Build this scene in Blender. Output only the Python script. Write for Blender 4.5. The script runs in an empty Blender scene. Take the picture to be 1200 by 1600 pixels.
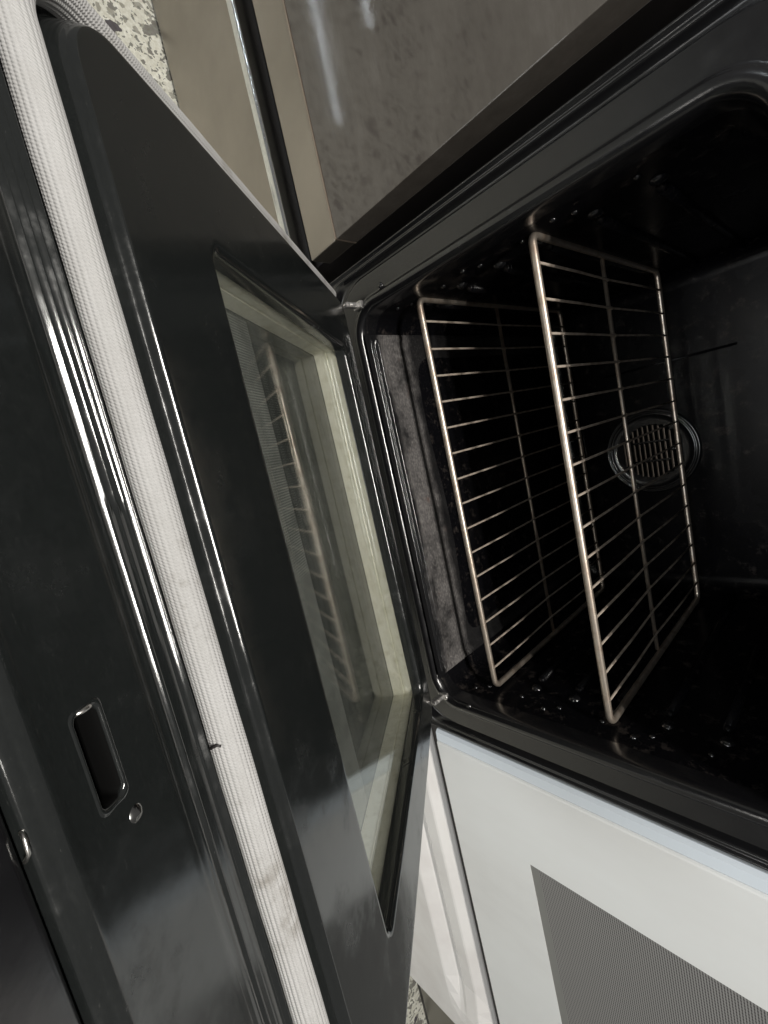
import bpy, bmesh, math, random
from mathutils import Vector, Matrix
random.seed(7)
S = bpy.context.scene
C = S.collection
rad = math.radians

# ------------------------------------------------------------------ camera
cd = bpy.data.cameras.new('camera')
cam = bpy.data.objects.new('camera', cd)
C.objects.link(cam)
RX = Vector((0.21690125, 0.72224129, 0.65675061))      # picture right
DN = Vector((0.96644467, -0.25371503, -0.04016682))    # picture down
FW = Vector((0.13761737, 0.64342536, -0.75303736))     # view direction
m = Matrix((RX, -DN, -FW)).transposed().to_4x4()
m.translation = Vector((-0.11, -0.455, 0.85))
cam.matrix_world = m
cd.sensor_fit = 'VERTICAL'
cd.sensor_height = 24.0
cd.lens = 687.74 / 1600 * 24.0
cd.clip_start = 0.01
cd.clip_end = 60
S.camera = cam

# ------------------------------------------------------------------ light
w = bpy.data.worlds.new('World')
S.world = w
w.use_nodes = True
bg = w.node_tree.nodes['Background']
bg.inputs[0].default_value = (1.0, 0.975, 0.945, 1)
bg.inputs[1].default_value = 0.09
S.view_settings.view_transform = 'Standard'
S.view_settings.look = 'None'
S.view_settings.exposure = 0.45
S.view_settings.gamma = 1.0


def tube_lamp(name, loc, power, length=1.2, width=0.028, col=(1, 0.965, 0.9)):
    l = bpy.data.lights.new(name, 'AREA')
    l.shape = 'RECTANGLE'
    l.size = length
    l.size_y = width
    l.energy = power
    l.color = col
    o = bpy.data.objects.new(name, l)
    o.location = loc
    C.objects.link(o)
    return o


tube_lamp('ceiling_tube', (-0.11, -0.535, 2.30), 15)
tube_lamp('ceiling_tube', (-0.11, -0.625, 2.30), 15)
tube_lamp('far_ceiling_tube', (-3.68, -2.755, 2.30), 11, col=(0.86, 0.95, 1))
tube_lamp('far_ceiling_tube', (-4.75, -3.455, 2.30), 11, col=(0.86, 0.95, 1))

# soft frontal fill added far behind the camera to lift the white fronts
wl = bpy.data.lights.new('front_fill', 'AREA')
wl.shape = 'RECTANGLE'
wl.size, wl.size_y, wl.energy, wl.color = 1.4, 1.3, 40, (0.93, 0.97, 1.0)
wo = bpy.data.objects.new('front_fill', wl)
C.objects.link(wo)
wo.location = (0.0, -4.4, 1.3)
wo.rotation_euler = (Vector((0.1, 0.0, 0.4)) - wo.location).to_track_quat('-Z', 'Y').to_euler()


# ------------------------------------------------------------------ materials
def mat(name, col, rough=0.5, metal=0.0, ior=1.5, coat=0.0):
    mm = bpy.data.materials.new(name)
    mm.use_nodes = True
    b = mm.node_tree.nodes['Principled BSDF']
    b.inputs['Base Color'].default_value = (*col, 1)
    b.inputs['Roughness'].default_value = rough
    b.inputs['Metallic'].default_value = metal
    b.inputs['IOR'].default_value = ior
    b.inputs['Coat Weight'].default_value = coat
    return mm


def nd(mm, t, **kw):
    n = mm.node_tree.nodes.new(t)
    for k, v in kw.items():
        if hasattr(n, k) and not k.startswith('i_'):
            setattr(n, k, v)
        else:
            n.inputs[k[2:].replace('_', ' ')].default_value = v
    return n


def lk(mm, a, ao, b, bi):
    mm.node_tree.links.new(a.outputs[ao], b.inputs[bi])


def coords(mm, scale=(1, 1, 1), kind='Object'):
    tc = nd(mm, 'ShaderNodeTexCoord')
    mp = nd(mm, 'ShaderNodeMapping')
    mp.inputs['Scale'].default_value = scale
    lk(mm, tc, kind, mp, 'Vector')
    return mp


def noise(mm, mp, scale, detail=4, rough=0.55):
    n = nd(mm, 'ShaderNodeTexNoise')
    n.inputs['Scale'].default_value = scale
    n.inputs['Detail'].default_value = detail
    n.inputs['Roughness'].default_value = rough
    lk(mm, mp, 'Vector', n, 'Vector')
    return n


def ramp(mm, src, out, stops):
    r = nd(mm, 'ShaderNodeValToRGB')
    e = r.color_ramp.elements
    while len(e) < len(stops):
        e.new(0.5)
    for i, (p, c) in enumerate(stops):
        e[i].position = p
        e[i].color = (*c, 1) if len(c) == 3 else c
    lk(mm, src, out, r, 'Fac')
    return r


def bump(mm, src, out, strength, dist=0.001):
    b = nd(mm, 'ShaderNodeBump')
    b.inputs['Strength'].default_value = strength
    b.inputs['Distance'].default_value = dist
    lk(mm, src, out, b, 'Height')
    lk(mm, b, 'Normal', mm.node_tree.nodes['Principled BSDF'], 'Normal')
    return b


def bsdf(mm):
    return mm.node_tree.nodes['Principled BSDF']


def g(v):
    return (v, v, v)


# glossy black enamel of the door liner and the front frame
ENAMEL = mat('black_enamel', (0.018, 0.020, 0.019), 0.15, 0, 1.8)
mp = coords(ENAMEL)
n1 = noise(ENAMEL, mp, 9, 3)
n2 = noise(ENAMEL, mp, 26, 6, 0.7)
mps = coords(ENAMEL, (0.35, 1, 1))
n3 = noise(ENAMEL, mps, 900, 3, 0.7)
r1 = ramp(ENAMEL, n2, 'Fac', [(0.36, g(0.09)), (0.52, g(0.15)), (0.66, g(0.30))])
lk(ENAMEL, r1, 'Color', bsdf(ENAMEL), 'Roughness')
r3 = ramp(ENAMEL, n3, 'Fac', [(0.30, (0.0100, 0.0114, 0.0114)), (0.68, (0.0126, 0.0142, 0.0141)), (0.76, (0.04, 0.04, 0.039))])
lk(ENAMEL, r3, 'Color', bsdf(ENAMEL), 'Base Color')
bump(ENAMEL, n1, 'Fac', 0.12, 0.002)

FRAME = mat('black_frame_enamel', (0.008, 0.008, 0.009), 0.17, 0, 1.75)
mp = coords(FRAME)
n1 = noise(FRAME, mp, 60, 4)
r1 = ramp(FRAME, n1, 'Fac', [(0.3, g(0.13)), (0.75, g(0.27))])
lk(FRAME, r1, 'Color', bsdf(FRAME), 'Roughness')
bump(FRAME, n1, 'Fac', 0.06, 0.001)

CAVITY = mat('cavity_enamel', (0.006, 0.006, 0.007), 0.22, 0, 1.22)
mp = coords(CAVITY)
n1 = noise(CAVITY, mp, 300, 3)
n2 = noise(CAVITY, mp, 9, 4)
n3 = noise(CAVITY, mp, 45, 6, 0.75)
r1 = ramp(CAVITY, n1, 'Fac', [(0.55, (0.004, 0.004, 0.005)), (0.72, (0.010, 0.009, 0.010)), (0.8, (0.03, 0.028, 0.028))])
r3 = ramp(CAVITY, n3, 'Fac', [(0.56, g(0)), (0.70, g(1))])
mc = nd(CAVITY, 'ShaderNodeMixRGB')
mc.inputs['Color2'].default_value = (0.05, 0.042, 0.038, 1)
lk(CAVITY, r3, 'Color', mc, 'Fac')
lk(CAVITY, r1, 'Color', mc, 'Color1')
lk(CAVITY, mc, 'Color', bsdf(CAVITY), 'Base Color')
r2 = ramp(CAVITY, n2, 'Fac', [(0.3, g(0.16)), (0.7, g(0.34))])
lk(CAVITY, r2, 'Color', bsdf(CAVITY), 'Roughness')
bump(CAVITY, n1, 'Fac', 0.08, 0.001)

# baked-on grime of the oven floor
GRIME = mat('grimy_floor_enamel', (0.02, 0.02, 0.02), 0.4, 0, 1.6)
mp = coords(GRIME)
na = noise(GRIME, mp, 7, 5, 0.6)
mpg = coords(GRIME, (0.5, 1, 1))
nb = noise(GRIME, mpg, 420, 5, 0.65)
nc = noise(GRIME, mp, 34, 6, 0.65)
sx = nd(GRIME, 'ShaderNodeSeparateXYZ')
lk(GRIME, mp, 'Vector', sx, 'Vector')
yn = nd(GRIME, 'ShaderNodeMath', operation='ADD')          # wobbling edge of the stained band
nw = nd(GRIME, 'ShaderNodeMath', operation='MULTIPLY')
nw.inputs[1].default_value = 0.05
lk(GRIME, na, 'Fac', nw, 0)
lk(GRIME, sx, 'Y', yn, 0)
lk(GRIME, nw, 'Value', yn, 1)
blot = noise(GRIME, mp, 16, 5, 0.6)
blr = ramp(GRIME, blot, 'Fac', [(0.36, g(0.10)), (0.50, g(0.75)), (0.64, g(1.0))])
band = ramp(GRIME, yn, 'Value', [(0.0, g(0)), (0.052, g(0)), (0.060, g(1)), (0.112, g(1)), (0.124, g(0.10)), (1.0, g(0.05))])
fine = ramp(GRIME, nb, 'Fac', [(0.3, (0.07, 0.064, 0.064)), (0.50, (0.13, 0.122, 0.12)), (0.68, (0.27, 0.255, 0.24))])
rust = ramp(GRIME, nc, 'Fac', [(0.62, g(0)), (0.74, g(1))])
mixr = nd(GRIME, 'ShaderNodeMixRGB')
mixr.inputs['Color2'].default_value = (0.12, 0.062, 0.045, 1)
rr = nd(GRIME, 'ShaderNodeMath', operation='MULTIPLY')
rr.inputs[1].default_value = 0.55
lk(GRIME, rust, 'Color', rr, 0)
lk(GRIME, rr, 'Value', mixr, 'Fac')
lk(GRIME, fine, 'Color', mixr, 'Color1')
mixb = nd(GRIME, 'ShaderNodeMixRGB')
mixb.inputs['Color1'].default_value = (0.010, 0.010, 0.011, 1)
bmul = nd(GRIME, 'ShaderNodeMath', operation='MULTIPLY')
lk(GRIME, band, 'Color', bmul, 0)
lk(GRIME, blr, 'Color', bmul, 1)
lk(GRIME, bmul, 'Value', mixb, 'Fac')
lk(GRIME, mixr, 'Color', mixb, 'Color2')
lk(GRIME, mixb, 'Color', bsdf(GRIME), 'Base Color')
rg = ramp(GRIME, band, 'Color', [(0.0, g(0.15)), (1.0, g(0.36))])
lk(GRIME, rg, 'Color', bsdf(GRIME), 'Roughness')
bump(GRIME, nb, 'Fac', 0.25, 0.001)

CHROME = mat('chrome_wire', (0.72, 0.62, 0.52), 0.32, 0.88)
mp = coords(CHROME)
n1 = noise(CHROME, mp, 55, 4)
r1 = ramp(CHROME, n1, 'Fac', [(0.25, (0.46, 0.35, 0.27)), (0.5, (0.74, 0.64, 0.54)), (0.8, (0.84, 0.76, 0.67))])
lk(CHROME, r1, 'Color', bsdf(CHROME), 'Base Color')
r2 = ramp(CHROME, n1, 'Fac', [(0.3, g(0.46)), (0.7, g(0.34))])
lk(CHROME, r2, 'Color', bsdf(CHROME), 'Roughness')

GASKET = mat('fibreglass_braid', (0.80, 0.77, 0.72), 0.85, 0, 1.4)
mp = coords(GASKET, (1, 1, 1), 'UV')
wv = nd(GASKET, 'ShaderNodeTexWave', wave_type='BANDS', bands_direction='DIAGONAL')
wv.inputs['Scale'].default_value = 1.0
wv.inputs['Distortion'].default_value = 1.2
wv.inputs['Detail'].default_value = 2
lk(GASKET, mp, 'Vector', wv, 'Vector')
mp2 = coords(GASKET)
n1 = noise(GASKET, mp2, 1500, 3)
n2 = noise(GASKET, mp2, 32, 6, 0.65)
ad = nd(GASKET, 'ShaderNodeMath', operation='ADD')
lk(GASKET, wv, 'Fac', ad, 0)
lk(GASKET, n1, 'Fac', ad, 1)
bump(GASKET, ad, 'Value', 0.45, 0.0004)
r1 = ramp(GASKET, n2, 'Fac', [(0.28, (0.24, 0.225, 0.205)), (0.45, (0.43, 0.425, 0.42)), (0.8, (0.49, 0.487, 0.487))])
lk(GASKET, r1, 'Color', bsdf(GASKET), 'Base Color')

GALV = mat('galvanised_sheet', (0.50, 0.50, 0.42), 0.55, 0.0)
mp = coords(GALV)
n1 = noise(GALV, mp, 90, 5, 0.65)
r1 = ramp(GALV, n1, 'Fac', [(0.25, (0.66, 0.62, 0.48)), (0.5, (0.88, 0.86, 0.72)), (0.8, (0.92, 0.91, 0.80))])
lk(GALV, r1, 'Color', bsdf(GALV), 'Base Color')
bump(GALV, n1, 'Fac', 0.15, 0.001)

STEEL = mat('bare_steel', (0.75, 0.73, 0.70), 0.3, 1.0)

STAIN = mat('brushed_stainless', (0.40, 0.365, 0.32), 0.42, 1.0)
mp = coords(STAIN, (3, 300, 300))
n1 = noise(STAIN, mp, 6, 3)
mpb = coords(STAIN)
n2 = noise(STAIN, mpb, 6, 4)
r1 = ramp(STAIN, n2, 'Fac', [(0.3, (0.34, 0.31, 0.27)), (0.7, (0.45, 0.41, 0.36))])
lk(STAIN, r1, 'Color', bsdf(STAIN), 'Base Color')
bump(STAIN, n1, 'Fac', 0.12, 0.0004)

DSTAIN = mat('dark_stainless', (0.25, 0.24, 0.22), 0.28, 1.0)
TRIM = mat('polished_trim', (0.82, 0.84, 0.84), 0.18, 1.0)
DARK = mat('dark_gap', (0.003, 0.003, 0.003), 0.8, 0, 1.15)
RUBBER = mat('black_plastic', (0.024, 0.021, 0.021), 0.5)

DGLASS = mat('dusty_dark_glass', (0.03, 0.028, 0.026), 0.05, 0, 1.55)
mp = coords(DGLASS, (0.5, 2.2, 1.6))
n1 = noise(DGLASS, mp, 9, 6, 0.65)
mpf = coords(DGLASS, (0.25, 1, 1))
n2 = noise(DGLASS, mpf, 240, 3, 0.7)
n3 = noise(DGLASS, mpf, 38, 5, 0.7)
ad = nd(DGLASS, 'ShaderNodeMath', operation='MULTIPLY')
lk(DGLASS, n1, 'Fac', ad, 0)
lk(DGLASS, n3, 'Fac', ad, 1)
a2 = nd(DGLASS, 'ShaderNodeMath', operation='MULTIPLY_ADD')
lk(DGLASS, n2, 'Fac', a2, 0)
a2.inputs[1].default_value = 0.12
lk(DGLASS, ad, 'Value', a2, 2)
r1 = ramp(DGLASS, a2, 'Value', [(0.12, (0.072, 0.063, 0.055)), (0.36, (0.100, 0.089, 0.078)), (0.60, (0.145, 0.133, 0.12))])
lk(DGLASS, r1, 'Color', bsdf(DGLASS), 'Base Color')
r2 = ramp(DGLASS, a2, 'Value', [(0.2, g(0.03)), (0.5, g(0.09))])
lk(DGLASS, r2, 'Color', bsdf(DGLASS), 'Roughness')

WHITE = mat('white_enamel', (0.78, 0.76, 0.74), 0.2, 0, 1.5)
mp = coords(WHITE)
n1 = noise(WHITE, mp, 12, 5)
r1 = ramp(WHITE, n1, 'Fac', [(0.3, (0.72, 0.69, 0.67)), (0.6, (0.80, 0.78, 0.76))])
lk(WHITE, r1, 'Color', bsdf(WHITE), 'Base Color')
bump(WHITE, n1, 'Fac', 0.05, 0.002)
WGLASS = mat('white_backed_glass', (0.70, 0.71, 0.67), 0.07, 0, 1.5)
mp = coords(WGLASS, (1, 1, 0.35))
n1 = noise(WGLASS, mp, 7, 5)
n4 = noise(WGLASS, mp, 2.6, 6, 0.65)
r1 = ramp(WGLASS, n4, 'Fac', [(0.3, (0.66, 0.655, 0.645)), (0.5, (0.77, 0.775, 0.765)), (0.7, (0.81, 0.825, 0.82))])
lk(WGLASS, r1, 'Color', bsdf(WGLASS), 'Base Color')
r2 = ramp(WGLASS, n1, 'Fac', [(0.3, g(0.05)), (0.65, g(0.16))])
lk(WGLASS, r2, 'Color', bsdf(WGLASS), 'Roughness')
WTRIM = mat('white_trim_blue_reflection', (0.70, 0.76, 0.82), 0.25, 0, 1.5)  # white trim; the blue tint paints in a cool tube's reflection

# printed dot screen of the white range's window
MESH = mat('printed_dot_screen', (0.2, 0.2, 0.2), 0.12, 0, 1.5)
mp = coords(MESH, (1, 1, 1))
v1 = nd(MESH, 'ShaderNodeTexWave', wave_type='BANDS', bands_direction='X')
v1.inputs['Scale'].default_value = 75
v1.inputs['Distortion'].default_value = 0
v1.inputs['Detail'].default_value = 0
lk(MESH, mp, 'Vector', v1, 'Vector')
v2 = nd(MESH, 'ShaderNodeTexWave', wave_type='BANDS', bands_direction='Z')
v2.inputs['Scale'].default_value = 110
v2.inputs['Detail'].default_value = 0
lk(MESH, mp, 'Vector', v2, 'Vector')
ad = nd(MESH, 'ShaderNodeMath', operation='MULTIPLY_ADD')
lk(MESH, v2, 'Fac', ad, 0)
ad.inputs[1].default_value = 0.9
mv = nd(MESH, 'ShaderNodeMath', operation='MULTIPLY')
lk(MESH, v1, 'Fac', mv, 0)
mv.inputs[1].default_value = 0.3
lk(MESH, mv, 'Value', ad, 2)
r1 = ramp(MESH, ad, 'Value', [(0.15, (0.055, 0.053, 0.052)), (0.75, (0.26, 0.255, 0.25))])
lk(MESH, r1, 'Color', bsdf(MESH), 'Base Color')
MESHB = mat('printed_grey_border', (0.2, 0.2, 0.19), 0.15, 0, 1.5)

# speckled terrazzo
FLOOR = mat('speckled_terrazzo', (0.6, 0.58, 0.5), 0.05, 0, 1.5)
mp = coords(FLOOR)
nz = noise(FLOOR, mp, 60, 3)
mx = nd(FLOOR, 'ShaderNodeMixRGB')
mx.inputs['Fac'].default_value = 0.014
lk(FLOOR, mp, 'Vector', mx, 'Color1')
lk(FLOOR, nz, 'Color', mx, 'Color2')


def vor(scale):
    v = nd(FLOOR, 'ShaderNodeTexVoronoi')
    v.inputs['Scale'].default_value = scale
    v.inputs['Randomness'].default_value = 1
    lk(FLOOR, mx, 'Color', v, 'Vector')
    s = nd(FLOOR, 'ShaderNodeSeparateXYZ')
    lk(FLOOR, v, 'Color', s, 'Vector')
    return v, s


va, sa = vor(95)
vb, sb = vor(230)
vc, sc = vor(48)
ra = ramp(FLOOR, sa, 'X', [(0.0, (0.26, 0.25, 0.23)), (0.09, (0.42, 0.41, 0.36)), (0.20, (0.78, 0.77, 0.69)), (0.75, (0.86, 0.85, 0.77))])
ra.color_ramp.interpolation = 'CONSTANT'
rb = ramp(FLOOR, sb, 'X', [(0.0, g(1)), (0.14, g(0.0))])
rb.color_ramp.interpolation = 'CONSTANT'
rc = ramp(FLOOR, sc, 'Y', [(0.0, g(1)), (0.05, g(0.0))])
rc.color_ramp.interpolation = 'CONSTANT'
m1 = nd(FLOOR, 'ShaderNodeMixRGB')
m1.inputs['Color2'].default_value = (0.28, 0.28, 0.25, 1)
lk(FLOOR, rb, 'Color', m1, 'Fac')
lk(FLOOR, ra, 'Color', m1, 'Color1')
m2 = nd(FLOOR, 'ShaderNodeMixRGB')
m2.inputs['Color2'].default_value = (0.12, 0.11, 0.12, 1)
lk(FLOOR, rc, 'Color', m2, 'Fac')
lk(FLOOR, m1, 'Color', m2, 'Color1')
nt_ = noise(FLOOR, mp, 130, 5, 0.7)
tr_ = ramp(FLOOR, nt_, 'Fac', [(0.3, (0.74, 0.72, 0.66)), (0.6, (1, 1, 1))])
m3 = nd(FLOOR, 'ShaderNodeMixRGB', blend_type='MULTIPLY')
m3.inputs['Fac'].default_value = 1
lk(FLOOR, m2, 'Color', m3, 'Color1')
lk(FLOOR, tr_, 'Color', m3, 'Color2')
lk(FLOOR, m3, 'Color', bsdf(FLOOR), 'Base Color')


def pane_material(name, tint, refl, rough=0.02):
    mm = bpy.data.materials.new(name)
    mm.use_nodes = True
    nt = mm.node_tree
    nt.nodes.clear()
    out = nt.nodes.new('ShaderNodeOutputMaterial')
    tr = nt.nodes.new('ShaderNodeBsdfTransparent')
    tr.inputs[0].default_value = (*tint, 1)
    gl = nt.nodes.new('ShaderNodeBsdfGlossy')
    gl.inputs[0].default_value = (0.97, 1.0, 0.98, 1)
    gl.inputs[1].default_value = rough
    lw = nt.nodes.new('ShaderNodeLayerWeight')
    pw = nt.nodes.new('ShaderNodeMath')
    pw.operation = 'POWER'
    pw.inputs[1].default_value = 3.0
    fr = nt.nodes.new('ShaderNodeMath')
    fr.operation = 'MULTIPLY_ADD'
    fr.inputs[1].default_value = 0.30
    fr.inputs[2].default_value = refl
    nt.links.new(lw.outputs['Facing'], pw.inputs[0])
    nt.links.new(pw.outputs[0], fr.inputs[0])
    tcn = nt.nodes.new('ShaderNodeTexCoord')
    mpn = nt.nodes.new('ShaderNodeMapping')
    mpn.inputs['Scale'].default_value = (0.6, 1, 1)
    nz1 = nt.nodes.new('ShaderNodeTexNoise')
    nz1.inputs['Scale'].default_value = 22
    nz1.inputs['Detail'].default_value = 7
    nz1.inputs['Roughness'].default_value = 0.7
    nt.links.new(tcn.outputs['Object'], mpn.inputs[0])
    nt.links.new(mpn.outputs[0], nz1.inputs['Vector'])
    mr = nt.nodes.new('ShaderNodeMapRange')
    mr.inputs['From Min'].default_value = 0.35
    mr.inputs['From Max'].default_value = 0.75
    mr.inputs['To Min'].default_value = 0.008
    mr.inputs['To Max'].default_value = 0.045
    nt.links.new(nz1.outputs['Fac'], mr.inputs[0])
    df = nt.nodes.new('ShaderNodeBsdfDiffuse')
    df.inputs[0].default_value = (0.6, 0.62, 0.58, 1)
    mf = nt.nodes.new('ShaderNodeMixShader')
    nt.links.new(mr.outputs[0], mf.inputs[0])
    mrr = nt.nodes.new('ShaderNodeMapRange')
    mrr.inputs['From Min'].default_value = 0.4
    mrr.inputs['From Max'].default_value = 0.75
    mrr.inputs['To Min'].default_value = 0.012
    mrr.inputs['To Max'].default_value = 0.09
    nt.links.new(nz1.outputs['Fac'], mrr.inputs[0])
    nt.links.new(mrr.outputs[0], gl.inputs[1])
    mx = nt.nodes.new('ShaderNodeMixShader')
    nt.links.new(fr.outputs[0], mx.inputs[0])
    nt.links.new(tr.outputs[0], mx.inputs[1])
    nt.links.new(gl.outputs[0], mx.inputs[2])
    nt.links.new(mx.outputs[0], mf.inputs[1])
    nt.links.new(df.outputs[0], mf.inputs[2])
    nt.links.new(mf.outputs[0], out.inputs[0])
    return mm


PANE = pane_material('oven_window_glass', (0.985, 0.99, 0.98), 0.12)


# ------------------------------------------------------------------ helpers
def put(name, bm, material, parent=None, origin=(0, 0, 0), smooth=True, recalc=True):
    """one mesh object; vertices are given in world space, origin is the thing's base"""
    if recalc:
        bmesh.ops.recalc_face_normals(bm, faces=bm.faces)
    o0 = Vector(origin)
    for v in bm.verts:
        v.co -= o0
    me = bpy.data.meshes.new(name)
    bm.to_mesh(me)
    bm.free()
    if smooth:
        for p in me.polygons:
            p.use_smooth = True
    me.materials.append(material)
    o = bpy.data.objects.new(name, me)
    C.objects.link(o)
    if parent is not None:
        o.parent = parent
    else:
        o.location = o0
    return o


def thing(name, label, cat, loc, group=None):
    o = bpy.data.objects.new(name, None)
    o.empty_display_size = 0.05
    C.objects.link(o)
    o.location = loc
    o['label'] = label
    o['category'] = cat
    if group:
        o['group'] = group
    return o


def box(bm, x0, x1, y0, y1, z0, z1, bev=0.0, segs=2):
    r = bmesh.ops.create_cube(bm, size=1)
    vs = r['verts']
    for v in vs:
        v.co = Vector(((x0 + x1) / 2 + v.co.x * (x1 - x0), (y0 + y1) / 2 + v.co.y * (y1 - y0), (z0 + z1) / 2 + v.co.z * (z1 - z0)))
    if bev:
        es = {e for v in vs for e in v.link_edges}
        bmesh.ops.bevel(bm, geom=list(es), offset=bev, segments=segs, affect='EDGES', profile=0.6)


def bxo(name, material, parent, origin, *a, bev=0.0, segs=2):
    bm = bmesh.new()
    box(bm, *a, bev=bev, segs=segs)
    return put(name, bm, material, parent, origin, smooth=False)


def tube(bm, pts, r, seg=10, closed=False, caps=True):
    pts = [Vector(p) for p in pts]
    n = len(pts)
    rings = []
    prev = None
    for i, p in enumerate(pts):
        a = pts[(i - 1) % n] if (closed or i > 0) else p
        b = pts[(i + 1) % n] if (closed or i < n - 1) else p
        t = (b - a).normalized()
        if prev is None:
            up = Vector((0, 0, 1)) if abs(t.z) < 0.9 else Vector((0, 1, 0))
            nn = (up - t * up.dot(t)).normalized()
        else:
            nn = (prev - t * prev.dot(t)).normalized()
        prev = nn
        bb = t.cross(nn)
        rings.append([bm.verts.new(p + (nn * math.cos(k * 2 * math.pi / seg) + bb * math.sin(k * 2 * math.pi / seg)) * r) for k in range(seg)])
    m_ = n if closed else n - 1
    for i in range(m_):
        A, B = rings[i], rings[(i + 1) % n]
        for k in range(seg):
            bm.faces.new((A[k], A[(k + 1) % seg], B[(k + 1) % seg], B[k]))
    if caps and not closed:
        bm.faces.new(rings[0][::-1])
        bm.faces.new(rings[-1])


def rrect(x0, x1, a0, a1, r, n=8, splits=(), rl=None, ra=None):
    """rounded rectangle, anticlockwise, starting at the low-a side; splits add points on the high-a side"""
    r = max(r, 1e-4)
    P = []
    rl = r if rl is None else rl
    ra = r if ra is None else ra
    for cx, ca, s, q in ((x0 + rl, a0 + rl, 180, rl), (x1 - rl, a0 + rl, 270, rl), (x1 - r, a1 - ra, 0, r)):
        for k in range(n + 1):
            t = rad(s + 90 * k / n)
            P.append((cx + q * math.cos(t), ca + (ra if s == 0 else q) * math.sin(t)))
    for s in splits:
        P.append((s, a1))
    for k in range(n + 1):
        t = rad(90 + 90 * k / n)
        P.append((x0 + r + r * math.cos(t), a1 - ra + ra * math.sin(t)))
    return P


def loft(bm, loops, close_last=False, close_first=False, skip=None):
    vs = [[bm.verts.new(p) for p in L] for L in loops]
    n = len(vs[0])
    for i in range(len(vs) - 1):
        for k in range(n):
            if skip and skip(i, k):
                continue
            bm.faces.new((vs[i][k], vs[i][(k + 1) % n], vs[i + 1][(k + 1) % n], vs[i + 1][k]))
    if close_last:
        bm.faces.new(vs[-1])
    if close_first:
        bm.faces.new(vs[0][::-1])
    return vs


def dome(bm, c, axis, r, h, seg=14, rings=4):
    """a shallow rounded stud standing on a wall"""
    axis = Vector(axis).normalized()
    u = axis.orthogonal().normalized()
    v = axis.cross(u)
    c = Vector(c)
    L = []
    for i in range(rings + 1):
        t = i / rings * math.pi / 2
        rr_ = r * math.cos(t)
        L.append([bm.verts.new(c + axis * h * math.sin(t) + (u * math.cos(k * 2 * math.pi / seg) + v * math.sin(k * 2 * math.pi / seg)) * max(rr_, 1e-5)) for k in range(seg)])
    for i in range(rings):
        for k in range(seg):
            bm.faces.new((L[i][k], L[i][(k + 1) % seg], L[i + 1][(k + 1) % seg], L[i + 1][k]))
    bm.faces.new(L[-1])


# ------------------------------------------------------------------ floor
bm = bmesh.new()
vs = [bm.verts.new(p) for p in ((-7, -7, 0), (7, -7, 0), (7, 3, 0), (-7, 3, 0))]
bm.faces.new(vs)
fl = put('floor', bm, FLOOR, smooth=False)
fl['kind'] = 'structure'

# ------------------------------------------------------------------ black range
O = (0, 0.3, 0)
rng = thing('black_range', 'black enamel oven range with its door half open, between the stainless and the white range', 'oven', O)
CX0, CX1, CZ0, CZ1 = -0.305, 0.303, 0.352, 0.806
BACK = 0.55

# outer shell
bm = bmesh.new()
box(bm, -0.372, -0.362, 0.03, 0.63, 0.04, 0.885)
box(bm, 0.360, 0.370, 0.03, 0.63, 0.04, 0.885)
box(bm, -0.362, 0.360, 0.60, 0.63, 0.04, 0.885)
box(bm, -0.362, 0.360, 0.03, 0.60, 0.04, 0.06)
put('side_panel', bm, FRAME, rng, O, smooth=False)
bxo('cooktop', FRAME, rng, O, -0.374, 0.372, 0.012, 0.64, 0.887, 0.915, bev=0.006)
bxo('storage_drawer', FRAME, rng, O, -0.366, 0.364, 0.004, 0.028, 0.06, 0.268, bev=0.006)

# front frame: pressed profile swept round the opening (d outward, y depth, corner radius)
prof = [(0.000, 0.030, .036), (0.0002, 0.014, .036), (0.0015, 0.006, .037), (0.0045, 0.0015, .040), (0.009, 0.0, .044), (0.013, 0.0008, .048), (0.0165, 0.003, .051), (0.019, 0.0048, .054),
        (0.0205, 0.0052, .055), (0.0215, 0.0052, .056), (0.046, 0.0052, .070), (0.047, 0.0052, .070), (0.0485, 0.0058, .070), (0.050, 0.0085, .070), (0.052, 0.014, .070), (0.0535, 0.0165, .068),
        (0.055, 0.0172, .066), (0.0585, 0.0172, .06), (0.0595, 0.0165, .055), (0.0605, 0.011, .05), (0.0615, 0.0075, .045), (0.063, 0.0055, .04), (0.0645, 0.0065, .036), (0.066, 0.0070, .03), (0.0675, 0.006, .026), (0.069, 0.0035, .022), (0.0705, 0.0028, .02), (0.0722, 0.0042, .02), (0.0732, 0.008, .02), (0.0735, 0.03, .02)]
bm = bmesh.new()
loops = []
for d, y, r in prof:
    loops.append([Vector((x, y, z)) for x, z in rrect(CX0 - d * 0.93, CX1 + d * 0.93, CZ0 - d, CZ1 + d, r, 10)])
loft(bm, loops)
put('front_frame', bm, FRAME, rng, O)

# cavity shell
bm = bmesh.new()
loops = []
for y, ins, r in ((0.030, 0, .036), (0.06, 0.0, .036), (0.25, 0.0, .036), (BACK - 0.03, 0.0, .036), (BACK - 0.018, 0.002, .036), (BACK - 0.006, 0.009, .034), (BACK, 0.02, .03), (BACK, 0.03, .028)):
    loops.append([Vector((x, y, z)) for x, z in rrect(CX0 + ins, CX1 - ins, CZ0 + ins, CZ1 - ins, r, 10)])
loft(bm, loops, close_last=True)
put('cavity', bm, CAVITY, rng, O)


# cavity floor with its raised lip, long beads and well
def sstep(a, b, t):
    t = min(1, max(0, (t - a) / (b - a)))
    return t * t * (3 - 2 * t)


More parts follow.
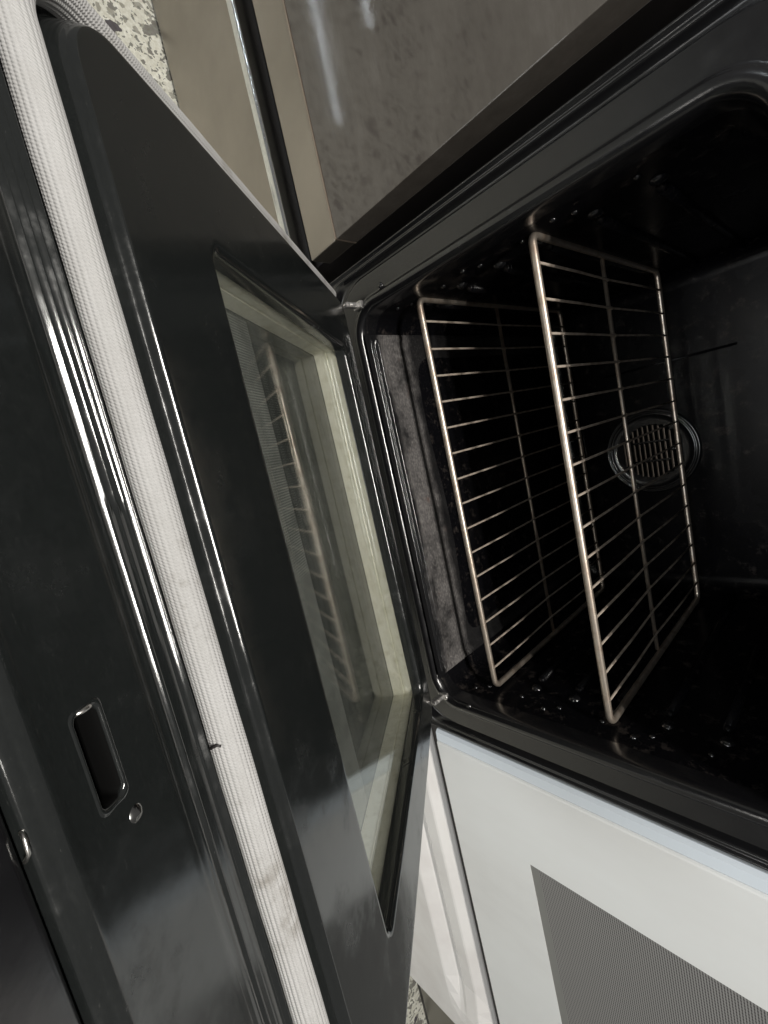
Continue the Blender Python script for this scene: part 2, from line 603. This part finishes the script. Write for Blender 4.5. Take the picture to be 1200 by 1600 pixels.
def floor_h(x, y):
    z = 0.0
    ax = min(x + 0.268, 0.262 - x)
    e = sstep(-0.004, 0.004, ax)
    z += 0.0032 * e * math.exp(-((y - 0.016) / 0.0022) ** 2)
    z += 0.0030 * e * math.exp(-((y - 0.0265) / 0.0018) ** 2)
    z += -0.0022 * e * math.exp(-((y - 0.0215) / 0.0022) ** 2)
    z += -0.0035 * e * sstep(0.036, 0.041, y)
    ex = min(x + 0.235, 0.23 - x)
    z += -0.0030 * sstep(-0.03, 0.03, ex) * sstep(0.09, 0.14, y)
    z += 0.0006 * math.sin(x * 17 + 1) * math.sin(y * 22)
    return z


bm = bmesh.new()
xs = [-0.278 + 0.0056 * i for i in range(100)]
xs = [x for x in xs if x <= 0.276]
ys = [0.004 + 0.0011 * i for i in range(110)] + [0.125 + 0.01 * i for i in range(1, 42)]
G = [[bm.verts.new((x, y, CZ0 + 0.0045 + floor_h(x, y))) for x in xs] for y in ys]
for j in range(len(ys) - 1):
    for i in range(len(xs) - 1):
        bm.faces.new((G[j][i], G[j][i + 1], G[j + 1][i + 1], G[j + 1][i]))
put('cavity_floor', bm, GRIME, rng, (0, 0, 0)).location = (0, -0.3, 0)

# rack ledges and the studs at their front ends, both side walls
ledge_z = (0.414, 0.474, 0.534, 0.594, 0.654, 0.714)
bm = bmesh.new()
pts = [(0, 0.0, 0), (0, 0.39, 0)]
tube(bm, [(0, 0.0, 0), (0, 0.1, 0), (0, 0.2, 0), (0, 0.3, 0), (0, 0.39, 0)], 0.0058, 12)
dome(bm, (0, 0.0, 0), (0, -1, 0), 0.0058, 0.006, 12, 3)
dome(bm, (0, 0.39, 0), (0, 1, 0), 0.0058, 0.006, 12, 3)
ledge = put('rack_ledge', bm, CAVITY, rng)
bm = bmesh.new()
dome(bm, (0, 0, 0), (1, 0, 0), 0.0085, 0.0055)
stud = put('wall_stud', bm, FRAME, rng)
bm = bmesh.new()
dome(bm, (0, 0, 0), (1, 0, 0), 0.0038, 0.003)
pip = put('wall_pip', bm, FRAME, rng)
first = {}


def clone(src, loc, rot=(0, 0, 0)):
    if src.name not in first:
        first[src.name] = 1
        o = src
    else:
        o = src.copy()
        C.objects.link(o)
        o.parent = src.parent
    o.location = Vector(loc) - Vector(O)
    o.rotation_euler = rot
    return o


for sx_, xw in ((1, CX0), (-1, CX1)):
    rz = 0 if sx_ > 0 else math.pi
    for i, z in enumerate(ledge_z):
        clone(ledge, (xw + sx_ * 0.0005, 0.115, z))
        clone(stud, (xw - sx_ * 0.0008, 0.092, z + 0.003), (0, 0, rz))
        clone(pip, (xw - sx_ * 0.0003, 0.062, z - 0.006), (0, 0, rz))
        if i % 2 == 0:
            clone(pip, (xw - sx_ * 0.0003, 0.050, z - 0.024), (0, 0, rz))

# back wall: embossed beads, round fan cover with louvres
bm = bmesh.new()
tube(bm, [(-0.155, BACK + 0.0038, 0.47), (-0.155, BACK + 0.0038, 0.55), (-0.155, BACK + 0.0038, 0.69)], 0.0045, 16)
put('back_bead', bm, CAVITY, rng, O)
for zz, x0, x1 in ((0.405, -0.19, 0.20),):
    bm = bmesh.new()
    tube(bm, [(x0, BACK + 0.0038, zz), (0, BACK + 0.0038, zz), (x1, BACK + 0.0038, zz)], 0.0045, 16)
    put('back_bead', bm, CAVITY, rng, O)
FC = Vector((0.012, BACK, 0.536))
FR = 0.083
bm = bmesh.new()
loops = []
for r, dy in ((FR + 0.004, 0.0005), (FR + 0.002, -0.003), (FR, -0.0042), (FR - 0.0022, -0.003), (FR - 0.0038, -0.0012), (FR - 0.0055, -0.003), (FR - 0.0075, -0.0042), (FR - 0.0095, -0.003), (FR - 0.0115, -0.001), (0.064, -0.0005), (0.05, -0.0012), (0.02, -0.002), (0.001, -0.002)):
    loops.append([FC + Vector((r * math.cos(k * 2 * math.pi / 56), dy, r * math.sin(k * 2 * math.pi / 56))) for k in range(56)])
loft(bm, loops, close_last=True)
fan = put('fan_cover', bm, FRAME, rng, O)
LOUV = mat('worn_louvre', (0.42, 0.34, 0.28), 0.4, 0.3)
bm = bmesh.new()
vsA = [bm.verts.new(p) for p in ((-.5, -.002, -.0028), (.5, -.002, -.0028), (.46, -.0085, .0012), (-.46, -.0085, .0012), (-.5, -.002, -.0016), (.5, -.002, -.0016), (.46, -.0085, .0026), (-.46, -.0085, .0026))]
for f in ((0, 1, 2, 3), (7, 6, 5, 4), (0, 4, 5, 1), (1, 5, 6, 2), (2, 6, 7, 3), (3, 7, 4, 0)):
    bm.faces.new([vsA[i] for i in f])
louv = put('louvre', bm, LOUV, fan, smooth=False)
bm = bmesh.new()
vsA = [bm.verts.new(p) for p in ((-.5, -.0022, -.004), (.5, -.0022, -.004), (.5, -.0022, .004), (-.5, -.0022, .004), (-.5, -.0002, -.004), (.5, -.0002, -.004), (.5, -.0002, .004), (-.5, -.0002, .004))]
for f in ((0, 1, 2, 3), (7, 6, 5, 4), (0, 4, 5, 1), (1, 5, 6, 2), (2, 6, 7, 3), (3, 7, 4, 0)):
    bm.faces.new([vsA[i] for i in f])
slot = put('slot', bm, DARK, fan, smooth=False)
fst = True
for j in range(-5, 6):
    zz = j * 0.0094
    half = math.sqrt(max(0, 0.054 ** 2 - zz ** 2))
    if abs(j) <= 3:
        segs = [(-half, -0.021), (-0.018, 0.018), (0.021, half)]
    elif abs(j) == 4:
        segs = [(-half, -0.002), (0.002, half)]
    else:
        segs = [(-half, half)]
    for a, b in segs:
        for src in (louv, slot):
            o = src if fst else src.copy()
            if not fst:
                C.objects.link(o)
                o.parent = fan
            o.location = FC - Vector(O) + Vector(((a + b) / 2, 0, zz + (0.0042 if src is slot else 0)))
            o.scale = (b - a, 1, 1)
        fst = False

# ---- the door: local coordinates x, v (from the hinge to the free edge), w (out of the liner)
TH = rad(38.3)
HV = Vector((0, -0.015, 0.353))
VD = Vector((0, -math.cos(TH), math.sin(TH)))
WD = Vector((0, math.sin(TH), math.cos(TH)))


def dw(x, v, w_):
    return HV + Vector((x, 0, 0)) + VD * v + WD * w_


SPL = (0.20, 0.10, -0.018, -0.052, -0.107, -0.116, -0.22)
WX0, WX1, WV0, WV1 = -0.247, 0.241, 0.070, 0.391
PX0, PX1, PV0, PV1 = -0.3145, 0.300, 0.022, 0.4695
spec = []   # x0,x1,v0,v1,r,w
for e, w_ in ((0.0, -0.0135), (0.0, -0.006), (0.0006, -0.0030), (0.002, -0.0009), (0.0042, -0.0001), (0.006, 0.0), (0.008, 0.0)):
    spec.append((WX0 - e, WX1 + e, WV0 - e, WV1 + e, 0.012 + e, w_))
spec.append((PX0 + 0.004, PX1 - 0.004, PV0 + 0.003, PV1 - 0.003, 0.028, 0.0))
spec.append((PX0 + 0.001, PX1 - 0.001, PV0 + 0.001, PV1 - 0.001, 0.0295, 0.0))
tan53 = math.tan(rad(52.6))
for es, en, eh, w_ in ((0.0005, 0.0003, 0.001, -0.0001), (0.0008, 0.0006, 0.002, -0.0004), (0.0012, 0.0013, 0.004, -0.0004 - 0.0007 * tan53), (0.0016, 0.0016, 0.005, -0.0019), (0.0020, 0.0022, 0.006, -0.0032),
                       (0.0023, 0.0024, 0.007, -0.0037), (0.0026, 0.0029, 0.008, -0.0037 - 0.0005 * tan53), (0.0029, 0.0034, 0.009, -0.0037 - 0.0010 * tan53), (0.0032, 0.0037, 0.011, -0.0058), (0.0040, 0.0048, 0.013, -0.0085), (0.0050, 0.0062, 0.015, -0.0118), (0.0056, 0.0072, 0.0165, -0.0140), (0.0066, 0.0082, 0.0175, -0.0154), (0.009, 0.0095, 0.018, -0.0158), (0.020, 0.0250, 0.019, -0.0158), (0.0215, 0.0270, 0.0192, -0.0150), (0.0222, 0.0285, 0.0193, -0.0122), (0.0226, 0.0293, 0.0194, -0.0112), (0.0228, 0.0298, 0.0195, -0.0110)):
    spec.append((PX0 - es, PX1 + es, PV0 - eh, PV1 + en, 0.030 + 0.5 * en if en < 0.018 else 0.03, w_))
# pressed ripples left of the gasket: crest, short fall, rise
en, es, ww = 0.0298, 0.0228, -0.0110
wflat = {}
for q in range(4):
    wq = ww
    for den, dww in ((0.0003, -0.00045), (0.0007, -0.0007 * 1.07), (0.0007, -0.0007 * 1.07), (0.0003, -0.0002), (0.0012, 0.0013), (0.0006, 0.00075)):
        en += den
        ww += dww
        es += 0.00005
        if q in (1, 2):
            wflat[len(spec)] = wq - 0.0008
        spec.append((PX0 - es, PX1 + es, PV0 - 0.0196, PV1 + en, 0.030 + 0.5 * en if en < 0.018 else 0.03, ww))
for den, ww in ((0.0015, -0.0118), (0.002, -0.0120), (0.002, -0.0117), (0.002, -0.0112), (0.002, -0.0113)):
    en += den
    es += 0.00005
    spec.append((PX0 - es, PX1 + es, PV0 - 0.0197, PV1 + en, 0.030 + 0.5 * en if en < 0.018 else 0.03, ww))
for es, va_, eh, w_ in ((0.0251, 0.533, 0.02, -0.0116), (0.0252, 0.5400, 0.02, -0.0116), (0.0253, 0.5500, 0.02, -0.0116), (0.0254, 0.5580, 0.02, -0.0115), (0.0255, 0.5600, 0.02, -0.0111), (0.0256, 0.5622, 0.02, -0.0107), (0.0257, 0.5640, 0.02, -0.0109), (0.0258, 0.5655, 0.02, -0.0118), (0.0259, 0.5668, 0.02, -0.0124), (0.026, 0.5692, 0.02, -0.0128), (0.0262, 0.5702, 0.02, -0.0142), (0.0264, 0.5706, 0.02, -0.030)):
    spec.append((PX0 - es, PX1 + es, PV0 - eh, va_, 0.024, w_))
NSEG = 14
loops = []
for si, (x0, x1, v0, v1, r, w_) in enumerate(spec):
    loops.append([dw(x, v, wflat[si] if (si in wflat and x > -0.11) else w_) for x, v in rrect(x0, x1, v0, v1, r, NSEG, SPL, min(r + 0.004, 0.022) if v1 > 0.45 else r)])
kslot = 3 * (NSEG + 1) + 2
islot = [i for i, s in enumerate(spec) if abs(s[3] - 0.5400) < 1e-5][0]
bm = bmesh.new()
loft(bm, loops, skip=lambda i, k: i == islot and k == kslot)
# outline of the latch opening is the skipped face
door = put('oven_door', bm, ENAMEL, rng, O)

# latch opening: rolled lip and dark pocket
sx0, sx1, sv0, sv1, sw = -0.052, -0.018, 0.5400, 0.5500, -0.0116
bm = bmesh.new()
L = []
for e, r, w_ in ((0.0, 0.0002, sw), (0.0008, 0.0015, sw - 0.0008), (0.0016, 0.002, sw - 0.0022), (0.002, 0.002, sw - 0.006), (0.002, 0.002, sw - 0.022)):
    L.append([dw(x, v, w_) for x, v in rrect(sx0 + e, sx1 - e, sv0 + e, sv1 - e, r, 4)])
loft(bm, L)
put('latch_opening', bm, DARK, door, O)
bm = bmesh.new()
L = []
for e, w_ in ((-0.0012, 0.0), (-0.0008, 0.0003), (-0.0002, 0.0004), (0.0003, 0.0001), (0.0007, -0.0008), (0.001, -0.003)):
    L.append([dw(x, v, sw + w_) for x, v in rrect(sx0 + e, sx1 - e, sv0 + e, sv1 - e, 0.003, 5)])
loft(bm, L)
put('latch_lip', bm, ENAMEL, door, O)
bm = bmesh.new()
bm.faces.new([bm.verts.new(dw(x, v, sw - 0.021)) for x, v in ((sx0, sv0), (sx1, sv0), (sx1, sv1), (sx0, sv1))])
put('latch_pocket', bm, DARK, door, O, smooth=False)
bm = bmesh.new()
tube(bm, [dw(-0.0508, 0.5410, sw - 0.0030), dw(-0.0516, 0.5435, sw + 0.0006), dw(-0.0518, 0.5465, sw + 0.0010), dw(-0.0512, 0.5490, sw - 0.0028)], 0.0008, 8)
put('latch_glint', bm, STEEL, door, O)  # bright steel arc added as the glint on the opening's left end
# liner screw and clip
BSCREW = mat('black_screw', (0.32, 0.32, 0.31), 0.2, 1.0)
for x, v, w_, r in ((-0.0090, 0.5395, -0.0117, 0.0030), (0.19, 0.5395, -0.0117, 0.0036)):
    bm = bmesh.new()
    dome(bm, dw(x, v, w_), WD, r, 0.0012, 18, 2)
    dome(bm, dw(x, v, w_ + 0.0008), WD, r * 0.72, 0.0012, 6, 1)
    put('liner_screw', bm, BSCREW, door, O)
bm = bmesh.new()
tube(bm, [dw(-0.033, 0.5700, -0.0140), dw(-0.031, 0.5707, -0.0125), dw(-0.027, 0.5711, -0.0124), dw(-0.025, 0.5715, -0.0140)], 0.0006, 8)
put('trim_clip', bm, STEEL, door, O)

# core and end cap of the door
bm = bmesh.new()


def dbox(bm, x0, x1, v0, v1, w0, w1):
    P = [bm.verts.new(dw(x, v, w_)) for w_ in (w0, w1) for x, v in ((x0, v0), (x1, v0), (x1, v1), (x0, v1))]
    for f in ((0, 1, 2, 3), (7, 6, 5, 4), (0, 4, 5, 1), (1, 5, 6, 2), (2, 6, 7, 3), (3, 7, 4, 0)):
        bm.faces.new([P[i] for i in f])


dbox(bm, -0.345, 0.340, -0.004, 0.060, -0.055, -0.0325)
dbox(bm, -0.345, -0.262, 0.060, 0.400, -0.055, -0.0325)
dbox(bm, 0.256, 0.340, 0.060, 0.400, -0.055, -0.0325)
dbox(bm, -0.345, 0.340, 0.400, 0.5700, -0.055, -0.0325)
put('door_core', bm, RUBBER, door, O, smooth=False)
bm = bmesh.new()
dbox(bm, -0.365, 0.361, 0.5718, 0.618, -0.058, -0.0135)
bmesh.ops.bevel(bm, geom=list(bm.edges), offset=0.003, segments=3, affect='EDGES', profile=0.6)
put('door_end_cap', bm, FRAME, door, O)

# window: galvanised pack, two panes
bm = bmesh.new()
L = []
for e, w_ in ((0.0015, -0.0160), (0.0015, -0.0268), (0.0002, -0.0274), (0.0, -0.0282), (0.0015, -0.0290), (0.0015, -0.0445)):
    L.append([dw(x, v, w_) for x, v in rrect(WX0 - 0.004 + e, WX1 + 0.004 - e, WV0 - 0.004 + e, WV1 + 0.004 - e, 0.003, 3)])
loft(bm, L)
put('window_frame', bm, GALV, door, O, smooth=False)
bm = bmesh.new()
dbox(bm, WX0 - 0.006, WX1 + 0.006, WV0 - 0.006, WV1 + 0.006, -0.0158, -0.0136)
put('window_glass', bm, PANE, door, O, smooth=False)
OUTG = mat('smoked_outer_glass', (0.018, 0.022, 0.021), 0.06, 0, 1.5)
mp = coords(OUTG)
vv = nd(OUTG, 'ShaderNodeTexVoronoi')
vv.inputs['Scale'].default_value = 420
vv.inputs['Randomness'].default_value = 0.0
lk(OUTG, mp, 'Vector', vv, 'Vector')
rv = ramp(OUTG, vv, 'Distance', [(0.25, (0.085, 0.09, 0.085)), (0.42, (0.018, 0.022, 0.021))])
lk(OUTG, rv, 'Color', bsdf(OUTG), 'Base Color')
bm = bmesh.new()
dbox(bm, WX0 - 0.006, WX1 + 0.006, WV0 - 0.006, WV1 + 0.006, -0.050, -0.0450)
put('outer_glass', bm, OUTG, door, O, smooth=False)
FRIT = mat('printed_dot_border', (0.12, 0.13, 0.12), 0.3, 0, 1.5)
mp = coords(FRIT)
wv = nd(FRIT, 'ShaderNodeTexWave', wave_type='BANDS', bands_direction='X')
wv.inputs['Scale'].default_value = 130
lk(FRIT, mp, 'Vector', wv, 'Vector')
nz = noise(FRIT, mp, 40, 4)
mu = nd(FRIT, 'ShaderNodeMath', operation='MULTIPLY')
lk(FRIT, wv, 'Fac', mu, 0)
lk(FRIT, nz, 'Fac', mu, 1)
rv = ramp(FRIT, mu, 'Value', [(0.1, (0.05, 0.055, 0.053)), (0.55, (0.25, 0.26, 0.245))])
lk(FRIT, rv, 'Color', bsdf(FRIT), 'Base Color')
bm = bmesh.new()
dbox(bm, WX0, WX1, 0.262, 0.345, -0.0449, -0.0446)
put('glass_border', bm, FRIT, door, O, smooth=False)

# woven gasket in the channel round three sides
gw_near, gw_side = -0.0083, -0.0122
gx0, gx1, gv = PX0 - 0.0145, PX1 + 0.0145, 0.4895
R_, RV_ = 0.043, 0.046
path = []
for i in range(60):
    path.append((gx0, 0.03 + (gv - RV_ - 0.03) * i / 60, gw_side))
for i in range(25):
    t = rad(180 - 90 * i / 24)
    path.append((gx0 + R_ + R_ * math.cos(t), gv - RV_ + RV_ * math.sin(t), gw_side + (gw_near - gw_side) * i / 24))
nn_ = 160
for i in range(1, nn_):
    path.append((gx0 + R_ + (gx1 - gx0 - 2 * R_) * i / nn_, gv, gw_near))
for i in range(25):
    t = rad(90 - 90 * i / 24)
    path.append((gx1 - R_ + R_ * math.cos(t), gv - RV_ + RV_ * math.sin(t), gw_near + (gw_side - gw_near) * i / 24))
for i in range(1, 61):
    path.append((gx1, gv - RV_ - (gv - RV_ - 0.03) * i / 60, gw_side))
pp = [dw(*p) for p in path]
bm = bmesh.new()
uvl = bm.loops.layers.uv.new('UVMap')
SEG, RIBS, RG = 176, 22, 0.0076
rings = []
dist = 0
dl = []
for i, p in enumerate(pp):
    a, b = pp[max(0, i - 1)], pp[min(len(pp) - 1, i + 1)]
    t = (b - a).normalized()
    bb = t.cross(WD).normalized()
    if i:
        dist += (p - pp[i - 1]).length
    dl.append(dist)
    amp = 0.036 + 0.036 * sstep(0.66, 0.88, dist) + 0.06 * (1 - sstep(0.40, 0.50, dist))
    wob = 1 + 0.012 * math.sin(dist * 41) + 0.010 * math.sin(dist * 97 + 1)
    ring = []
    for k in range(SEG):
        th = k * 2 * math.pi / SEG
        rr_ = RG * wob * (1 + amp * abs(math.cos(th * RIBS / 2)) - amp * 0.5)
        ring.append(bm.verts.new(p + (WD * math.cos(th) + bb * math.sin(th) * 1.0) * rr_))
    rings.append(ring)
for i in range(len(pp) - 1):
    for k in range(SEG):
        f = bm.faces.new((rings[i][k], rings[i][(k + 1) % SEG], rings[i + 1][(k + 1) % SEG], rings[i + 1][k]))
        for lp, (uu, vv_) in zip(f.loops, ((dl[i], k), (dl[i], k + 1), (dl[i + 1], k + 1), (dl[i + 1], k))):
            lp[uvl].uv = (uu * 420, vv_ * 0.0785)
put('gasket', bm, GASKET, door, O, recalc=False)
for xx in (-0.001,):
    bm = bmesh.new()
    tube(bm, [dw(xx, gv + 0.0085, gw_near - 0.003), dw(xx - 0.001, gv + 0.0080, gw_near + 0.0004), dw(xx, gv + 0.0074, gw_near + 0.0018)], 0.0007, 6)
    put('gasket_hook', bm, RUBBER, door, O)
    bm = bmesh.new()
    tube(bm, [dw(xx, gv - 0.0085, gw_near - 0.004), dw(xx, gv - 0.0074, gw_near + 0.002), dw(xx, gv - 0.006, gw_near + 0.004)], 0.0009, 6)
    put('gasket_hook', bm, RUBBER, door, O)

# hinge arms and frame screws
ZINC = mat('pale_zinc', (0.70, 0.68, 0.66), 0.25, 0.8)
for xx in (-0.318, 0.300):
    bm = bmesh.new()
    box(bm, xx - 0.0035, xx + 0.0035, -0.022, 0.03, 0.354, 0.363, bev=0.0015)
    box(bm, xx - 0.005, xx + 0.005, -0.001, 0.006, 0.351, 0.368, bev=0.0015)
    dome(bm, (xx, -0.012, 0.363), (0, 0, 1), 0.003, 0.002)
    put('hinge_arm', bm, ZINC, rng, O, smooth=False)
    bm = bmesh.new()
    dome(bm, (xx + (-0.008 if xx < 0 else 0.006), 0.005, 0.408), (0, -1, 0), 0.0048, 0.003)
    put('frame_screw', bm, FRAME, rng, O)

# ------------------------------------------------------------------ oven racks
WIRE = mat('dull_chrome_wire', (0.5, 0.42, 0.35), 0.5, 0.0, 1.15)
mp = coords(WIRE)
n1 = noise(WIRE, mp, 70, 4)
r1 = ramp(WIRE, n1, 'Fac', [(0.25, (0.15, 0.115, 0.09)), (0.5, (0.32, 0.27, 0.225)), (0.8, (0.44, 0.38, 0.32))])
lk(WIRE, r1, 'Color', bsdf(WIRE), 'Base Color')
rack = thing('oven_rack', 'lower chrome wire rack, nearer the grimy oven floor', 'oven rack', (-0.005, 0.055, 0.427), 'wire racks in the oven')
RO = (-0.005, 0.055, 0.427)
bm = bmesh.new()
p = [(x, y, 0) for x, y in rrect(-0.2995, 0.2995, 0.0, 0.427, 0.012, 6)]
tube(bm, p, 0.0045, 12, closed=True)
put('frame_rod', bm, CHROME, rack)
bm = bmesh.new()
tube(bm, [(-0.297, 0.203, -0.0044), (0, 0.203, -0.0044), (0.297, 0.203, -0.0044)], 0.0030, 10)
put('cross_rod', bm, CHROME, rack)
bm = bmesh.new()
tube(bm, [(0, -0.001, 0.0026), (0, 0.1, 0.0022), (0, 0.203, -0.0005), (0, 0.32, 0.0022), (0, 0.428, 0.0026)], 0.00155, 8)
for yy, zz_, rr_ in ((0.0, 0.002, 0.0032), (0.203, -0.0012, 0.0026), (0.427, 0.002, 0.003)):
    dome(bm, (0, yy, zz_), (0, 0, 1), rr_, rr_ * 0.8, 8, 3)
wire = put('wire', bm, WIRE, rack)
for i in range(15):
    o = wire
    if i:
        o = wire.copy()
        C.objects.link(o)
        o.parent = rack
    o.location = (-0.2675 + 0.0382 * i + random.uniform(-0.0008, 0.0008), 0, 0)
    o.rotation_euler = (0, 0, random.uniform(-0.003, 0.003))
r2 = rack.copy()
C.objects.link(r2)
r2.location = (-0.005, 0.051, 0.604)
r2['label'] = 'upper chrome wire rack seen almost edge-on, above the lower rack'
for ch in list(rack.children):
    o = ch.copy()
    C.objects.link(o)
    o.parent = r2

# ------------------------------------------------------------------ stainless range on the left
LO = (-0.79, 0.3, 0)
lr = thing('stainless_range', 'stainless steel range with dark dusty glass door standing on the terrazzo floor', 'oven', LO)
LX0, LX1, LY = -1.17, -0.408, -0.010
bxo('body', RUBBER, lr, LO, LX0 + 0.01, LX1 - 0.012, 0.03, 0.62, 0.004, 0.905)
bxo('drawer', STAIN, lr, LO, LX0, LX1, LY, 0.028, 0.008, 0.238, bev=0.004, segs=3)
bxo('plinth', RUBBER, lr, LO, LX0 + 0.006, LX1 - 0.006, LY + 0.006, 0.028, 0.0, 0.0075)
bm = bmesh.new()
box(bm, LX0, LX1, LY - 0.007, 0.020, 0.2385, 0.257, bev=0.006, segs=4)
put('drawer_trim', bm, TRIM, lr, LO)
bxo('door_strip', STAIN, lr, LO, LX0, LX1, LY, 0.026, 0.292, 0.3555, bev=0.003)
bxo('glass_edge', mat('bronze_glass_edge', (0.33, 0.27, 0.22), 0.3, 0.6), lr, LO, LX0, LX1, LY - 0.0018, 0.026, 0.356, 0.3590)
bxo('door_glass', DGLASS, lr, LO, LX0, LX1, LY - 0.001, 0.026, 0.3594, 0.800, bev=0.001)
bxo('control_panel', STAIN, lr, LO, LX0, LX1, LY, 0.028, 0.806, 0.90, bev=0.003)
bxo('cooktop', DGLASS, lr, LO, LX0, LX1, LY, 0.62, 0.9055, 0.915, bev=0.002)

# ------------------------------------------------------------------ white range on the right
WO = (0.75, 0.3, 0)
wr = thing('white_range', 'white range with a dot screen window and a drawer below its door', 'oven', WO)
QX0, QX1 = 0.376, 1.112
bxo('body', WHITE, wr, WO, QX0 + 0.006, QX1 - 0.003, 0.034, 0.62, 0.040, 0.905)
bxo('gap_panel', RUBBER, wr, WO, QX0 + 0.008, QX1 - 0.006, 0.018, 0.0335, 0.05, 0.90)
bxo('plinth', RUBBER, wr, WO, QX0 + 0.004, QX1 + 0.004, 0.012, 0.60, 0.0, 0.0395)
# door: white backed glass with pale side trim and a window opening
bm = bmesh.new()
DZ0, DZ1 = 0.318, 0.815
vx0, vx1, vz0, vz1 = 0.548, 0.945, 0.470, 0.770
L = []
for y, e in ((0.017, 0.0), (0.004, 0.0), (0.001, 0.0015), (0.0, 0.004)):
    L.append([Vector((x, y, z)) for x, z in rrect(QX0 + 0.022 + e, QX1 - 0.022 - e, DZ0 + e, DZ1 - e, 0.002, 3)])
L.append([Vector((x, 0.0, z)) for x, z in rrect(vx0, vx1, vz0, vz1, 0.0005, 3)])
L.append([Vector((x, 0.004, z)) for x, z in rrect(vx0, vx1, vz0, vz1, 0.0005, 3)])
loft(bm, L)
wd = put('door', bm, WGLASS, wr, WO, smooth=False)
for a, b in ((QX0, QX0 + 0.0215), (QX1 - 0.0215, QX1)):
    bm = bmesh.new()
    P = [(a, 0.017), (a, 0.006), (a + 0.004, 0.0015), (b - 0.003, 0.0005), (b, 0.0025), (b, 0.017)]
    if a > 0.6:
        P = [(a + b - x, y) for x, y in P]
    A = [bm.verts.new((x, y, DZ0 + 0.004)) for x, y in P]
    B = [bm.verts.new((x, y, DZ1)) for x, y in P]
    for k in range(6):
        bm.faces.new((A[k], A[(k + 1) % 6], B[(k + 1) % 6], B[k]))
    bm.faces.new(A)
    bm.faces.new(B[::-1])
    put('side_trim', bm, WTRIM, wd, WO, smooth=False)
bxo('window', MESH, wd, WO, vx0, vx1, 0.0006, 0.004, vz0 + 0.0135, vz1)
bxo('window_border', MESHB, wd, WO, vx0, vx1, 0.0006, 0.004, vz0, vz0 + 0.0132)
bxo('control_panel', WHITE, wr, WO, QX0, QX1, 0.0, 0.0175, 0.820, 0.90, bev=0.003)
bxo('cooktop', WHITE, wr, WO, QX0, QX1, 0.0, 0.62, 0.9055, 0.92, bev=0.004)
# drawer front: pressed profile with a finger recess that dies out before the right end
prof = [(0.018, 0.046), (-0.012, 0.046), (-0.0155, 0.048), (-0.017, 0.052), (-0.017, 0.195), (-0.017, 0.200), (-0.0155, 0.2035), (-0.0005, 0.2225), (0.002, 0.2250), (0.0025, 0.2290), (0.0025, 0.2335), (-0.001, 0.2400), (-0.0025, 0.2425), (-0.0025, 0.2465), (-0.0025, 0.268), (-0.0012, 0.2715), (0.0130, 0.2905), (0.0155, 0.2930), (0.018, 0.2935)]
bm = bmesh.new()
xs = [QX0 + 0.001, QX0 + 0.02, 0.45, 0.6, 0.8, 0.9, 0.98, 1.02, 1.05, 1.075, QX1 - 0.001]
L = []
for x in xs:
    dep = 1.0 - sstep(0.97, 1.074, x)
    row = []
    for (y, z) in prof:
        if 0.2 < z < 0.28:
            y2 = y * dep - 0.017 * (1 - dep)
            z2 = z
            row.append(bm.verts.new((x, y2, z2)))
        else:
            row.append(bm.verts.new((x, y, z)))
    L.append(row)
for i in range(len(L) - 1):
    for k in range(len(prof) - 1):
        bm.faces.new((L[i][k], L[i + 1][k], L[i + 1][k + 1], L[i][k + 1]))
bm.faces.new(L[0])
bm.faces.new(L[-1][::-1])
put('drawer', bm, WHITE, wr, WO, smooth=False)

# ------------------------------------------------------------------ dark range at the far right
DO = (1.51, 0.3, 0)
dr = thing('dark_range', 'dark steel range beyond the white range, only a corner of it in view', 'oven', DO)
bxo('body', RUBBER, dr, DO, 1.136, 1.89, 0.061, 0.62, 0.004, 0.905)
bxo('drawer', DSTAIN, dr, DO, 1.132, 1.892, 0.024, 0.060, 0.020, 0.25, bev=0.003)
bxo('plinth', RUBBER, dr, DO, 1.14, 1.885, 0.03, 0.060, 0.0, 0.0195)
bxo('door', DGLASS, dr, DO, 1.132, 1.892, 0.024, 0.060, 0.258, 0.80, bev=0.003)
bxo('control_panel', DSTAIN, dr, DO, 1.132, 1.892, 0.024, 0.060, 0.806, 0.90, bev=0.003)
bxo('cooktop', DGLASS, dr, DO, 1.132, 1.892, 0.024, 0.62, 0.9055, 0.915, bev=0.002)
